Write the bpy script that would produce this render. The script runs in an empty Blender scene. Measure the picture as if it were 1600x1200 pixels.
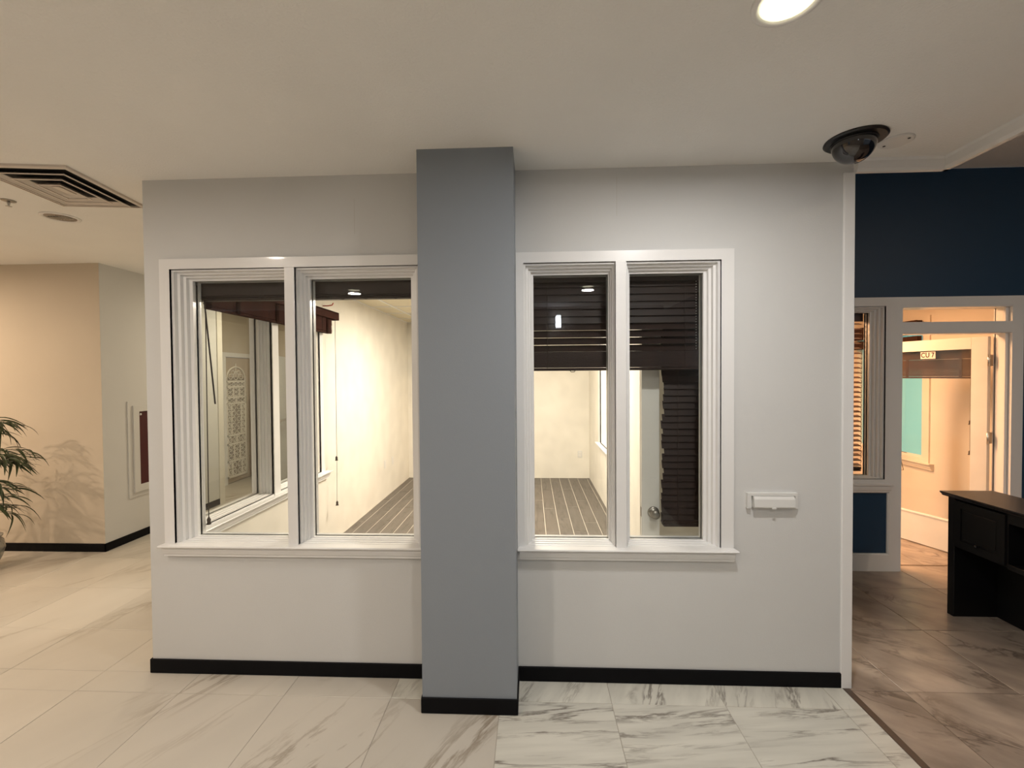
import bpy, bmesh, math, random
from mathutils import Vector, Matrix
random.seed(7)
C = bpy.context.scene.collection
SC = bpy.context.scene
PI = math.pi

# ------------------------------------------------------------------ camera
def make_camera():
    F, yaw, pitch, roll = 700.0, -0.0431, -0.01921, -0.00728
    f = Vector((math.sin(yaw)*math.cos(pitch), math.cos(yaw)*math.cos(pitch), math.sin(pitch)))
    r = Vector((math.cos(yaw), -math.sin(yaw), 0))
    u = r.cross(f)
    c, s = math.cos(roll), math.sin(roll)
    r2 = c*r + s*u
    u2 = -s*r + c*u
    cam = bpy.data.cameras.new('camera')
    o = bpy.data.objects.new('camera', cam); C.objects.link(o)
    m = Matrix((r2, u2, -f)).transposed().to_4x4()
    m.translation = Vector((0, 0, 1.72))
    o.matrix_world = m
    cam.sensor_fit = 'HORIZONTAL'; cam.sensor_width = 36.0
    cam.lens = 36.0*F/1600.0
    cam.clip_start = 0.05; cam.clip_end = 100
    SC.camera = o
make_camera()

# ------------------------------------------------------------------ world, lights, exposure
SC.view_settings.view_transform = 'Standard'
SC.view_settings.look = 'None'
SC.view_settings.gamma = 1
SC.view_settings.use_curve_mapping = False
SC.view_settings.exposure = 0.33
w = bpy.data.worlds.new('world'); SC.world = w; w.use_nodes = True
w.node_tree.nodes['Background'].inputs[0].default_value = (0.75, 0.87, 1.0, 1)
w.node_tree.nodes['Background'].inputs[1].default_value = 0.15

def area(name, loc, size, power, color, rot=(0, 0, 0), sizey=None, spread=None):
    l = bpy.data.lights.new(name, 'AREA'); l.energy = power; l.color = color
    if sizey: l.shape = 'RECTANGLE'; l.size = size; l.size_y = sizey
    else: l.shape = 'DISK'; l.size = size
    if spread: l.spread = spread
    o = bpy.data.objects.new(name, l); C.objects.link(o)
    o.location = loc; o.rotation_euler = rot
    return o
# added area lamps supply the daylight, set at glazing assumed behind the camera
area('added_daylight', (5.0, -2.22, 1.35), 4.0, 390, (0.74, 0.86, 1.0), (PI/2+0.12, 0, PI), 2.3)
area('added_daylight', (-6.2, -2.22, 1.25), 2.0, 95, (0.74, 0.86, 1.0), (PI/2+0.1, 0, PI), 2.1)  # second added lamp, cools the lower left wall
WARM = (1.0, 0.88, 0.76)
area('lamp_light', (0.78, 1.43, 2.80), 0.15, 18, (1.0, 0.96, 0.92))
area('lamp_light', (0.73, -0.62, 2.80), 0.15, 18, (1.0, 0.96, 0.92))
area('lamp_light', (-2.3, -0.62, 2.80), 0.15, 36, WARM)
area('lamp_light', (-2.3, 1.0, 2.80), 0.15, 12, WARM)
area('lamp_light', (-5.6, 1.6, 2.80), 0.15, 42, (1.0, 0.74, 0.52))
area('lamp_light', (-6.1, 3.1, 2.78), 0.35, 34, (1.0, 0.74, 0.52))
area('lamp_light', (-3.3, 6.2, 2.80), 0.20, 32, (1.0, 0.84, 0.62))
area('lamp_light', (-0.35, 5.1, 2.585), 1.15, 128, (1.0, 0.88, 0.745), sizey=0.58)
area('lamp_light', (2.6, 5.0, 2.585), 1.15, 100, (1.0, 0.51, 0.24), sizey=0.58)
area('lamp_light', (4.6, 0.9, 3.38), 0.20, 26, (1.0, 0.80, 0.6))  # no fixture here; lamp added to brighten the reception floor

# ------------------------------------------------------------------ materials
MATS = {}
def mat(name, col, rough=0.6, metal=0.0, bump=0.0, bscale=80.0, var=0.0, vscale=3.0, spec=0.5, emit=None, estr=0.0, coat=0.0, col2=None):
    m = bpy.data.materials.new(name); m.use_nodes = True
    nt = m.node_tree; b = nt.nodes['Principled BSDF']
    b.inputs['Base Color'].default_value = (*col, 1)
    b.inputs['Roughness'].default_value = rough
    b.inputs['Metallic'].default_value = metal
    b.inputs['Specular IOR Level'].default_value = spec
    b.inputs['Coat Weight'].default_value = coat
    if emit:
        b.inputs['Emission Color'].default_value = (*emit, 1); b.inputs['Emission Strength'].default_value = estr
    tc = nt.nodes.new('ShaderNodeTexCoord')
    if bump:
        n = nt.nodes.new('ShaderNodeTexNoise'); n.inputs['Scale'].default_value = bscale; n.inputs['Detail'].default_value = 3
        nt.links.new(tc.outputs['Object'], n.inputs['Vector'])
        bp = nt.nodes.new('ShaderNodeBump'); bp.inputs['Strength'].default_value = bump; bp.inputs['Distance'].default_value = 0.004
        nt.links.new(n.outputs['Fac'], bp.inputs['Height']); nt.links.new(bp.outputs['Normal'], b.inputs['Normal'])
    if var or col2:
        n = nt.nodes.new('ShaderNodeTexNoise'); n.inputs['Scale'].default_value = vscale; n.inputs['Detail'].default_value = 5
        nt.links.new(tc.outputs['Object'], n.inputs['Vector'])
        mx = nt.nodes.new('ShaderNodeMix'); mx.data_type = 'RGBA'
        rr = nt.nodes.new('ShaderNodeMapRange'); rr.inputs[1].default_value = 0.35; rr.inputs[2].default_value = 0.65
        nt.links.new(n.outputs['Fac'], rr.inputs[0]); nt.links.new(rr.outputs[0], mx.inputs[0])
        c2 = col2 if col2 else tuple(c*(1-var) for c in col)
        mx.inputs[6].default_value = (*col, 1); mx.inputs[7].default_value = (*c2, 1)
        nt.links.new(mx.outputs[2], b.inputs['Base Color'])
    MATS[name] = m
    return m
paint = mat('wall_paint', (0.645, 0.65, 0.64), 0.62, bump=0.12, bscale=160, var=0.035, vscale=1.3)
paint_beige = mat('beige_paint', (0.60, 0.535, 0.435), 0.65, bump=0.12, bscale=160, var=0.04, vscale=1.5)
paint_room = mat('cream_paint', (0.80, 0.765, 0.68), 0.6, bump=0.10, bscale=120, var=0.09, vscale=4.0)
paint_office = mat('office_paint', (0.80, 0.70, 0.60), 0.6, bump=0.08, bscale=120, var=0.04)
ceil_paint = mat('ceiling_paint', (0.86, 0.86, 0.84), 0.8, bump=0.55, bscale=95, var=0.03, vscale=2)
grey_paint = mat('blue_grey_paint', (0.245, 0.275, 0.31), 0.5, bump=0.10, bscale=160)
navy = mat('navy_paint', (0.009, 0.044, 0.098), 0.5, bump=0.10, bscale=160)
white = mat('white_trim_enamel', (0.80, 0.80, 0.79), 0.30, coat=0.15)
white_door = mat('door_enamel', (0.74, 0.73, 0.69), 0.35, var=0.05, vscale=6)
black_base = mat('black_rubber_base', (0.004, 0.004, 0.005), 0.6, spec=0.12)
grout = mat('grout', (0.42, 0.385, 0.33), 0.9)
grout_brown = mat('brown_grout', (0.17, 0.13, 0.095), 0.9)
grout_pale = mat('pale_grout', (0.52, 0.48, 0.41), 0.9)
darkmetal = mat('dark_metal', (0.02, 0.02, 0.022), 0.35, metal=0.6)
chrome = mat('brushed_metal', (0.55, 0.54, 0.52), 0.28, metal=1.0)
nickel = mat('aged_nickel', (0.30, 0.28, 0.25), 0.35, metal=1.0)
darkbrown = mat('dark_brown_slat', (0.022, 0.010, 0.008), 0.5, var=0.3, vscale=12, spec=0.3)
redbrown = mat('mahogany_slat', (0.052, 0.016, 0.011), 0.8, var=0.35, vscale=10, spec=0.08)
midbrown = mat('brown_slat', (0.075, 0.030, 0.018), 0.42, var=0.3, vscale=10)
cordm = mat('brown_cord', (0.030, 0.018, 0.012), 0.8)
plastic = mat('white_plastic', (0.70, 0.70, 0.68), 0.35)
blackwood = mat('black_wood', (0.004, 0.004, 0.0045), 0.45, spec=0.25)
blackwood_top = mat('black_laminate_top', (0.014, 0.012, 0.013), 0.36, bump=0.1, bscale=300)
dome_m = mat('smoked_dome', (0.010, 0.008, 0.009), 0.06, coat=1.0)
dome_ring = mat('black_plastic', (0.008, 0.008, 0.009), 0.3)
redm = mat('dark_red_panel', (0.060, 0.004, 0.006), 0.4)
ventwhite = mat('vent_enamel', (0.66, 0.60, 0.54), 0.4)
black = mat('duct_black', (0.01, 0.009, 0.008), 0.9)
ctile = mat('ceiling_board', (0.74, 0.68, 0.52), 0.9, bump=0.4, bscale=200, var=0.05, vscale=30)
leafm = mat('palm_leaf', (0.022, 0.040, 0.014), 0.45, col2=(0.045, 0.060, 0.022), vscale=9)
stemm = mat('palm_stem', (0.10, 0.085, 0.035), 0.6)
soilm = mat('soil', (0.03, 0.02, 0.014), 0.95, bump=0.8, bscale=40)
teal = mat('teal_lit_film', (0.12, 0.30, 0.28), 0.5, emit=(0.25, 0.66, 0.60), estr=0.45)
tape_m = mat('dark_cloth_tape', (0.02, 0.008, 0.006), 0.95, spec=0.02)
deepbrown = mat('deep_brown_slat', (0.055, 0.021, 0.010), 0.6, var=0.3, vscale=12, spec=0.2)
lampglow = mat('lamp_glow', (1, 1, 1), 0.5, emit=(1.0, 0.93, 0.70), estr=5.0)
lampoff = mat('reflector_unlit', (0.22, 0.20, 0.19), 0.15, metal=1.0)
reflector = mat('reflector_lit', (0.9, 0.88, 0.7), 0.3, metal=0.3, emit=(1.0, 0.92, 0.62), estr=0.9)
paper = mat('card_white', (0.78, 0.74, 0.68), 0.6)
ink = mat('dark_ink', (0.05, 0.02, 0.015), 0.6)
crack = mat('plaster_seam', (0.50, 0.48, 0.44), 0.8)
sidewalk = mat('outside_concrete', (0.4, 0.4, 0.4), 0.9)

def glass_mat(name, tint=(1, 1, 1), refl=0.6):
    m = bpy.data.materials.new(name); m.use_nodes = True
    nt = m.node_tree; nt.nodes.clear()
    o = nt.nodes.new('ShaderNodeOutputMaterial'); mx = nt.nodes.new('ShaderNodeMixShader')
    t = nt.nodes.new('ShaderNodeBsdfTransparent'); g = nt.nodes.new('ShaderNodeBsdfGlossy'); fr = nt.nodes.new('ShaderNodeFresnel')
    t.inputs[0].default_value = (*tint, 1); g.inputs['Roughness'].default_value = 0.0
    ge = nt.nodes.new('ShaderNodeNewGeometry'); mr = nt.nodes.new('ShaderNodeMapRange')
    mr.inputs[3].default_value = 1.5; mr.inputs[4].default_value = 1/1.5      # both faces of the thin pane reflect alike
    nt.links.new(ge.outputs['Backfacing'], mr.inputs[0]); nt.links.new(mr.outputs[0], fr.inputs[0])
    g.inputs[0].default_value = (refl, refl, refl, 1)
    nt.links.new(fr.outputs[0], mx.inputs[0]); nt.links.new(t.outputs[0], mx.inputs[1]); nt.links.new(g.outputs[0], mx.inputs[2])
    nt.links.new(mx.outputs[0], o.inputs[0])
    return m
glass = glass_mat('window_glass', (0.965, 0.975, 0.965))

CONT = []
def stone(name, base, vein, angle, stretch, scale, thresh, rough, var2=None, patch=0.25, cont=None, cover=(0.45, 0.62)):
    """polished stone: streaky veins, shifted per tile by a random offset"""
    m = bpy.data.materials.new(name); m.use_nodes = True
    nt = m.node_tree; L = nt.links.new; b = nt.nodes['Principled BSDF']; N = nt.nodes.new
    tc = N('ShaderNodeTexCoord'); CONT.append((m, tc)) if cont else None; oi = N('ShaderNodeObjectInfo')
    mp = N('ShaderNodeMapping'); mp.vector_type = 'TEXTURE'; mp.inputs['Rotation'].default_value = (0, 0, angle); mp.inputs['Scale'].default_value = (1.0, 1.0/stretch, 1.0)
    sc = N('ShaderNodeVectorMath'); sc.operation = 'SCALE'; sc.inputs['Scale'].default_value = 0.0 if cont else 37.0
    cb = N('ShaderNodeCombineXYZ'); L(oi.outputs['Random'], cb.inputs[0]); L(oi.outputs['Random'], cb.inputs[1]); L(cb.outputs[0], sc.inputs[0])
    ad = N('ShaderNodeVectorMath'); ad.operation = 'ADD'
    L(tc.outputs['Object'], mp.inputs['Vector']); L(mp.outputs[0], ad.inputs[0]); L(sc.outputs[0], ad.inputs[1])
    n1 = N('ShaderNodeTexNoise'); n1.inputs['Scale'].default_value = scale; n1.inputs['Detail'].default_value = 7; n1.inputs['Roughness'].default_value = 0.62; n1.inputs['Distortion'].default_value = 0.6
    L(ad.outputs[0], n1.inputs['Vector'])
    s1 = N('ShaderNodeMath'); s1.operation = 'SUBTRACT'; s1.inputs[1].default_value = 0.5; L(n1.outputs['Fac'], s1.inputs[0])
    a1 = N('ShaderNodeMath'); a1.operation = 'ABSOLUTE'; L(s1.outputs[0], a1.inputs[0])
    mr = N('ShaderNodeMapRange'); mr.inputs[1].default_value = 0.0; mr.inputs[2].default_value = thresh; mr.inputs[3].default_value = 1.0; mr.inputs[4].default_value = 0.0
    L(a1.outputs[0], mr.inputs[0])
    n2 = N('ShaderNodeTexNoise'); n2.inputs['Scale'].default_value = scale*0.8; n2.inputs['Detail'].default_value = 3; L(ad.outputs[0], n2.inputs['Vector'])
    m2 = N('ShaderNodeMapRange'); m2.inputs[1].default_value = cover[0]; m2.inputs[2].default_value = cover[1]; L(n2.outputs['Fac'], m2.inputs[0])
    mu = N('ShaderNodeMath'); mu.operation = 'MULTIPLY'; L(mr.outputs[0], mu.inputs[0]); L(m2.outputs[0], mu.inputs[1])
    mx = N('ShaderNodeMix'); mx.data_type = 'RGBA'; mx.inputs[7].default_value = (*vein, 1); L(mu.outputs[0], mx.inputs[0])
    n3 = N('ShaderNodeTexNoise'); n3.inputs['Scale'].default_value = scale*1.5; n3.inputs['Detail'].default_value = 5; L(ad.outputs[0], n3.inputs['Vector'])
    m3 = N('ShaderNodeMapRange'); m3.inputs[1].default_value = 0.35; m3.inputs[2].default_value = 0.68; L(n3.outputs['Fac'], m3.inputs[0])
    mb = N('ShaderNodeMix'); mb.data_type = 'RGBA'; mb.inputs[6].default_value = (*base, 1)
    v2 = var2 if var2 else tuple(c*(1-patch) for c in base)
    mb.inputs[7].default_value = (*v2, 1); L(m3.outputs[0], mb.inputs[0])
    # slight tone difference from tile to tile
    hv = N('ShaderNodeHueSaturation'); vr = N('ShaderNodeMapRange'); vr.inputs[3].default_value = 0.95; vr.inputs[4].default_value = 1.04
    L(oi.outputs['Random'], vr.inputs[0]); L(vr.outputs[0], hv.inputs['Value']); L(mb.outputs[2], hv.inputs['Color'])
    L(hv.outputs[0], mx.inputs[6])
    L(mx.outputs[2], b.inputs['Base Color']); b.inputs['Roughness'].default_value = rough
    return m
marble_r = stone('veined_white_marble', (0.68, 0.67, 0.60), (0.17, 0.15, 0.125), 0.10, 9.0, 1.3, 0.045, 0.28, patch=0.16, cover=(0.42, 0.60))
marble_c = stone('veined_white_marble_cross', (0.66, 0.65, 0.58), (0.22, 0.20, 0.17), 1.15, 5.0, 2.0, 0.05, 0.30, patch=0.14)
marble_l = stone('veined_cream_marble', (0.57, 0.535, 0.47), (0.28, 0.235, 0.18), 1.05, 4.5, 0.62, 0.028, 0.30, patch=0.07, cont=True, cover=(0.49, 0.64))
brown_t = stone('brown_stone_tile', (0.42, 0.345, 0.28), (0.13, 0.10, 0.08), -0.65, 2.0, 1.9, 0.035, 0.36, var2=(0.235, 0.19, 0.155))
plank_m = stone('grey_wood_plank', (0.125, 0.11, 0.093), (0.055, 0.046, 0.038), PI/2, 7.0, 2.6, 0.06, 0.5, var2=(0.095, 0.082, 0.067))
potm = stone('blue_white_glaze', (0.42, 0.41, 0.36), (0.05, 0.06, 0.09), 0.5, 1.0, 9.0, 0.06, 0.2, var2=(0.22, 0.23, 0.22))

# ------------------------------------------------------------------ mesh helpers
LOCAL = set()
def wloc(o):
    v = Vector((0, 0, 0))
    while o is not None and o.name not in LOCAL:
        v += o.location; o = o.parent
    return v

class MB:
    def __init__(s): s.v = []; s.f = []; s.sm = []
    def add(s, vs, fs, smooth=False):
        n = len(s.v); s.v += [tuple(v) for v in vs]
        for f in fs: s.f.append(tuple(i+n for i in f)); s.sm.append(smooth)
        return s
    def box(s, x0, x1, y0, y1, z0, z1, c=0.0):
        if x0 > x1: x0, x1 = x1, x0
        if y0 > y1: y0, y1 = y1, y0
        if z0 > z1: z0, z1 = z1, z0
        if c <= 0:
            vs = [(x, y, z) for x in (x0, x1) for y in (y0, y1) for z in (z0, z1)]
            return s.add(vs, [(0,1,3,2),(4,6,7,5),(0,4,5,1),(2,3,7,6),(0,2,6,4),(1,5,7,3)])
        b = bmesh.new()
        bmesh.ops.create_cube(b, size=1.0)
        for v in b.verts: v.co = Vector(((x0+x1)/2 + v.co.x*(x1-x0), (y0+y1)/2 + v.co.y*(y1-y0), (z0+z1)/2 + v.co.z*(z1-z0)))
        bmesh.ops.bevel(b, geom=list(b.edges), offset=c, segments=1, affect='EDGES')
        b.verts.index_update()
        s.add([v.co[:] for v in b.verts], [tuple(v.index for v in f.verts) for f in b.faces])
        b.free(); return s
    def rot(s, start, ctr, axis, ang):
        R = Matrix.Rotation(ang, 3, axis); c = Vector(ctr)
        for i in range(start, len(s.v)): s.v[i] = tuple(R @ (Vector(s.v[i])-c) + c)
        return s
    def lathe(s, prof, ctr, axis='Z', seg=32, smooth=True):
        n = len(prof); vs = []
        for (r, h) in prof:
            for k in range(seg):
                a = 2*PI*k/seg; p = (r*math.cos(a), r*math.sin(a), h)
                if axis == 'Y': p = (p[0], p[2], p[1])
                if axis == 'X': p = (p[2], p[0], p[1])
                vs.append((p[0]+ctr[0], p[1]+ctr[1], p[2]+ctr[2]))
        fs = []
        for i in range(n-1):
            for k in range(seg):
                k2 = (k+1) % seg; fs.append((i*seg+k, i*seg+k2, (i+1)*seg+k2, (i+1)*seg+k))
        s.add(vs, fs, smooth)
        m = len(s.v)-n*seg
        for i in (0, n-1):
            if prof[i][0] > 1e-5: s.f.append(tuple(m+i*seg+k for k in range(seg))); s.sm.append(False)
        return s
    def tube(s, pts, r, seg=6, closed=False):
        pts = [Vector(p) for p in pts]; n = len(pts); base = len(s.v); vs = []
        for i, p in enumerate(pts):
            if closed: t = pts[(i+1) % n]-pts[i-1]
            else: t = pts[min(i+1, n-1)]-pts[max(i-1, 0)]
            t.normalize(); a = t.orthogonal() if abs(t.z) > 0.9 else t.cross(Vector((0, 0, 1)))
            a.normalize(); b = t.cross(a)
            if abs(t.z) > 0.9: a = Vector((1, 0, 0))-t*t.x; a.normalize(); b = t.cross(a)
            rr = r[i] if isinstance(r, (list, tuple)) else r
            for k in range(seg):
                g = 2*PI*k/seg; vs.append(p + a*(rr*math.cos(g)) + b*(rr*math.sin(g)))
        fs = []
        for i in range(n if closed else n-1):
            j = (i+1) % n
            for k in range(seg):
                k2 = (k+1) % seg; fs.append((i*seg+k, i*seg+k2, j*seg+k2, j*seg+k))
        if not closed: fs += [tuple(range(seg)), tuple((n-1)*seg+k for k in range(seg))]
        return s.add(vs, fs, True)
    def prism(s, poly, axis, a0, a1):
        """extrude polygon (u,v) along axis between a0 and a1. axis X: (u,v)=(y,z); Y: (x,z); Z: (x,y)"""
        n = len(poly)
        def P(u, v, a): return {'X': (a, u, v), 'Y': (u, a, v), 'Z': (u, v, a)}[axis]
        vs = [P(u, v, a0) for u, v in poly] + [P(u, v, a1) for u, v in poly]
        fs = [tuple(range(n)), tuple(range(n, 2*n))] + [(i, (i+1) % n, n+(i+1) % n, n+i) for i in range(n)]
        return s.add(vs, fs)
    def build(s, name, m, parent=None, smooth=None):
        me = bpy.data.meshes.new(name)
        vs = [Vector(v) for v in s.v]
        lo = Vector([min(v[i] for v in vs) for i in range(3)]); hi = Vector([max(v[i] for v in vs) for i in range(3)])
        c = (lo+hi)/2
        if parent is None: c.z = lo.z
        me.from_pydata([v-c for v in vs], [], s.f)
        b = bmesh.new(); b.from_mesh(me); bmesh.ops.recalc_face_normals(b, faces=list(b.faces)); b.to_mesh(me); b.free()
        me.polygons.foreach_set('use_smooth', s.sm); me.update()
        me.materials.append(m)
        o = bpy.data.objects.new(name, me); C.objects.link(o)
        if parent: o.parent = parent; o.location = c - wloc(parent)
        else: o.location = c
        return o

def tag(o, label, cat, group=None, kind=None):
    o['label'] = label; o['category'] = cat
    if group: o['group'] = group
    if kind: o['kind'] = kind
    return o
def empty(name, loc, label, cat, group=None, kind=None, rz=0.0):
    o = bpy.data.objects.new(name, None); C.objects.link(o)
    o.empty_display_size = 0.1; o.location = loc; o.rotation_euler = (0, 0, rz)
    if rz: LOCAL.add(o.name)
    return tag(o, label, cat, group, kind)
def B(*a, c=0.0): return MB().box(*a, c=c)

def wall(name, plane, u0, u1, d0, d1, z0, z1, holes, m, label, parent=None):
    """plane 'Y': runs along X (u = x, depth d = y); plane 'X': runs along Y"""
    mb = MB()
    us = sorted({u0, u1} | {h[0] for h in holes} | {h[1] for h in holes})
    for a, b in zip(us[:-1], us[1:]):
        if b-a < 1e-6: continue
        mid = (a+b)/2
        hs = sorted([(h[2], h[3]) for h in holes if h[0] < mid < h[1]])
        z = z0; seg = []
        for h0, h1 in hs:
            if h0 > z: seg.append((z, h0))
            z = h1
        if z < z1: seg.append((z, z1))
        for s0, s1 in seg:
            if plane == 'Y': mb.box(a, b, d0, d1, s0, s1)
            else: mb.box(d0, d1, a, b, s0, s1)
    b = bmesh.new()
    o = mb.build(name, m, parent)
    tag(o, label, 'wall', kind='structure')
    return o

def tiles(parent, name, x0, x1, y0, y1, z, th, m, xs, ys, gap=0.003, offs=None, ch=0.0012, pick=None):
    """lay pieces whose joints run at xs / ys, clipped to the rectangle; pieces share meshes by size"""
    cache = {}
    for i in range(len(xs)-1):
        yy = ys if offs is None else [y+offs(i) for y in ys]
        for j in range(len(yy)-1):
            a0, a1 = max(xs[i], x0), min(xs[i+1], x1); b0, b1 = max(yy[j], y0), min(yy[j+1], y1)
            if a1-a0 < 0.012 or b1-b0 < 0.012: continue
            w_, h_ = a1-a0-gap, b1-b0-gap
            mm = pick((a0+a1)/2, (b0+b1)/2, h_) if pick else m
            key = (round(w_, 3), round(h_, 3), mm.name)
            if key not in cache:
                o = MB().box(-w_/2, w_/2, -h_/2, h_/2, -th/2, th/2, c=ch).build(name, mm, parent)
                cache[key] = o.data
            else:
                o = bpy.data.objects.new(name, cache[key]); C.objects.link(o); o.parent = parent
            dz = 0.0004*((i*7+j*13) % 3)
            o.location = Vector(((a0+a1)/2, (b0+b1)/2, z+th/2+dz)) - wloc(parent)

# ------------------------------------------------------------------ constants
YF, YB = 2.495, 2.61          # front wall faces
H = 2.851                     # corridor ceiling
HR = 3.45                     # reception ceiling
# ------------------------------------------------------------------ floors
fl = tag(B(-7.5, 1.69, -2.4, 9.6, -0.12, -0.0018).build('floor', grout), 'pale veined marble tile floor of the corridor', 'floor', kind='structure')
for m_, tc_ in CONT: tc_.object = fl
mx = [0.41+0.585*k for k in range(-13, 3)]
mx = [x for x in mx if x < 1.6] + [1.69]
my = [2.33+0.585*k for k in range(-7, 13)]
def pick_marble(x, y, h_):
    if x > -0.62 and 2.2 < y < 2.6: return marble_c
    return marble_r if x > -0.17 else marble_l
# corridor in front of the wall, and the hallway left of the room
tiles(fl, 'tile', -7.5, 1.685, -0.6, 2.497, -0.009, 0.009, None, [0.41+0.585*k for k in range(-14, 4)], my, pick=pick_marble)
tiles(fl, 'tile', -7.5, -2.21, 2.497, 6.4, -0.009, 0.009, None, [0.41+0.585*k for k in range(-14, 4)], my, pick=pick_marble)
tag(B(-4.88, -2.21, 6.4, 9.5, -0.009, 0.0).build('floor', marble_l), 'far end of the marble hallway floor beyond the corner', 'floor', kind='structure')
fb = tag(B(1.72, 7.2, -2.4, 7.6, -0.12, -0.0018).build('floor', grout_brown), 'brown stone tile floor of the reception', 'floor', kind='structure')
tiles(fb, 'tile', 1.72, 7.2, 0.3, 4.10, -0.009, 0.009, brown_t, [1.997-0.598+0.598*k for k in range(0, 10)], [3.071+0.6*k for k in range(-6, 4)], gap=0.004)
tiles(fb, 'tile', 1.72, 4.5, 4.10, 7.5, -0.009, 0.009, brown_t, [1.70+0.598*k for k in range(0, 10)], [4.10+0.6*k for k in range(0, 7)], gap=0.004)
tag(B(1.687, 1.722, -2.4, 2.50, -0.05, 0.002, c=0.001).build('trim_1', mat('transition_strip', (0.085, 0.06, 0.045), 0.4)), 'dark metal strip between marble and brown tile', 'trim', kind='structure')
fr = tag(B(-2.085, 1.62, 2.61, 7.48, -0.12, -0.0015).build('floor', grout_pale), 'grey wood-look plank floor inside the glazed room', 'floor', kind='structure')
po = {}
def plank_off(i):
    return [0.0, 0.42, 0.93-0.914, 0.55, 0.16, 0.62][i % 6]
tiles(fr, 'plank', -2.08, 1.62, 2.615, 7.478, -0.009, 0.009, plank_m, [0.149+0.152*k for k in range(-15, 11)], [5.22-0.914*4+0.914*k for k in range(0, 8)], gap=0.0065, offs=plank_off, ch=0.001)

# ------------------------------------------------------------------ ceilings
tag(B(-7.5, 2.2, -2.4, 2.61, H, H+0.15).build('ceiling', ceil_paint), 'textured off-white corridor ceiling', 'ceiling', kind='structure')
tag(B(-7.5, -2.2, 2.61, 9.6, H, H+0.15).build('ceiling', ceil_paint), 'ceiling of the hallway on the left', 'ceiling', kind='structure')
mb = B(1.6, 7.2, 2.62, 4.0, HR, HR+0.1); mb.box(2.2, 7.2, -2.4, 2.62, HR, HR+0.1)
tag(mb.build('ceiling', ceil_paint), 'raised reception ceiling at the upper right', 'ceiling', kind='structure')
# fascia trim round the raised part
mb = MB().prism([(2.495, 2.785), (2.47, 2.785), (2.462, 2.80), (2.462, 2.838), (2.455, 2.853), (2.495, 2.853)], 'X', 1.73, 2.205)
mb2 = MB().prism([(2.205, 2.785), (2.18, 2.785), (2.172, 2.80), (2.172, 2.838), (2.165, 2.853), (2.205, 2.853)], 'Y', 2.495, -2.3)
mb.v += []; n = len(mb.v); mb.add(mb2.v, mb2.f)
tag(mb.build('trim_2', white), 'white fascia trim edging the lower ceiling', 'trim', kind='structure')
mb = B(1.62, 2.2, 2.50, 2.61, H, HR); mb.box(2.14, 2.2, -2.4, 2.61, H+0.15, HR)
tag(mb.build('wall_soffit', paint), 'soffit face above the fascia trim', 'wall', kind='structure')

# ------------------------------------------------------------------ front wall
LW = (-2.06, -0.62, 0.755, 2.34)     # wall holes for the two windows
RW = (-0.05, 1.03, 0.755, 2.34)
wf = wall('wall_front', 'Y', -2.22, 1.73, YF, YB, 0, H, [LW, RW], paint, 'white painted front wall with two double windows')
B(-0.988-0.0006+0.0, -0.988+0.0006, YF-0.0006, YF+0.002, 2.52, 2.72).build('seam', crack, wf)
B(0.4735, 0.4747, YF-0.0006, YF+0.002, 2.59, 2.80).build('seam', crack, wf)
# white corner strip at the right end
tag(MB().box(1.675, 1.733, YF-0.012, YF+0.002, 0.0, 2.79, c=0.003).build('trim_3', white), 'narrow white corner strip at the right end of the wall', 'trim', kind='structure')
wp = B(-0.566, -0.083, 2.236, 2.4955, 0, H)
tag(wp.build('wall_pillar', grey_paint), 'blue-grey painted square pillar between the two windows', 'pillar', kind='structure')

def base(name, segs, label, m=black_base):
    mb = MB()
    for (x0, x1, y0, y1) in segs: mb.box(x0, x1, y0, y1, 0.001, 0.083, c=0.003)
    return tag(mb.build(name, m), label, 'baseboard', kind='structure')
base('baseboard_left', [(-2.226, -0.566, YF-0.011, YF), (-2.231, -2.22, YF-0.011, 7.4)], 'black baseboard under the left window')
base('baseboard_right', [(-0.083, 1.715, YF-0.011, YF)], 'black baseboard under the right window')
base('baseboard_pillar', [(-0.572, -0.077, 2.227, 2.236), (-0.572, -0.566, 2.227, YF-0.012), (-0.083, -0.077, 2.227, YF-0.012)], 'black baseboard around the foot of the grey pillar')

# ------------------------------------------------------------------ windows
STEP = [(0, -0.018), (0, -0.004), (.21, -0.004), (.25, .018), (.46, .020), (.50, .041), (.71, .043), (.75, .064), (1, .066), (1, .105)]
def recess(mb, outer, inner, P, prof=STEP):
    """stepped moulding lofted round a pane between an outer and an inner rectangle"""
    rings = []
    for t, d in prof:
        x0 = outer[0]+(inner[0]-outer[0])*t; x1 = outer[1]+(inner[1]-outer[1])*t
        z0 = outer[2]+(inner[2]-outer[2])*t; z1 = outer[3]+(inner[3]-outer[3])*t
        rings.append([P(x0, d, z0), P(x1, d, z0), P(x1, d, z1), P(x0, d, z1)])
    vs = [p for r in rings for p in r]; fs = []
    for i in range(len(rings)-1):
        for k in range(4):
            k2 = (k+1) % 4; fs.append((i*4+k, i*4+k2, (i+1)*4+k2, (i+1)*4+k))
    mb.add(vs, fs)
def board(mb, x0, x1, z0, z1, holes, P, d0, d1):
    us = sorted({x0, x1} | {h[0] for h in holes} | {h[1] for h in holes})
    for a, b in zip(us[:-1], us[1:]):
        mid = (a+b)/2; hs = sorted([(h[2], h[3]) for h in holes if h[0] < mid < h[1]]); z = z0; seg = []
        for h0, h1 in hs:
            if h0 > z: seg.append((z, h0))
            z = h1
        if z < z1: seg.append((z, z1))
        for s0, s1 in seg:
            p, q = P(a, d0, s0), P(b, d1, s1); mb.box(p[0], q[0], p[1], q[1], p[2], q[2])
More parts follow.
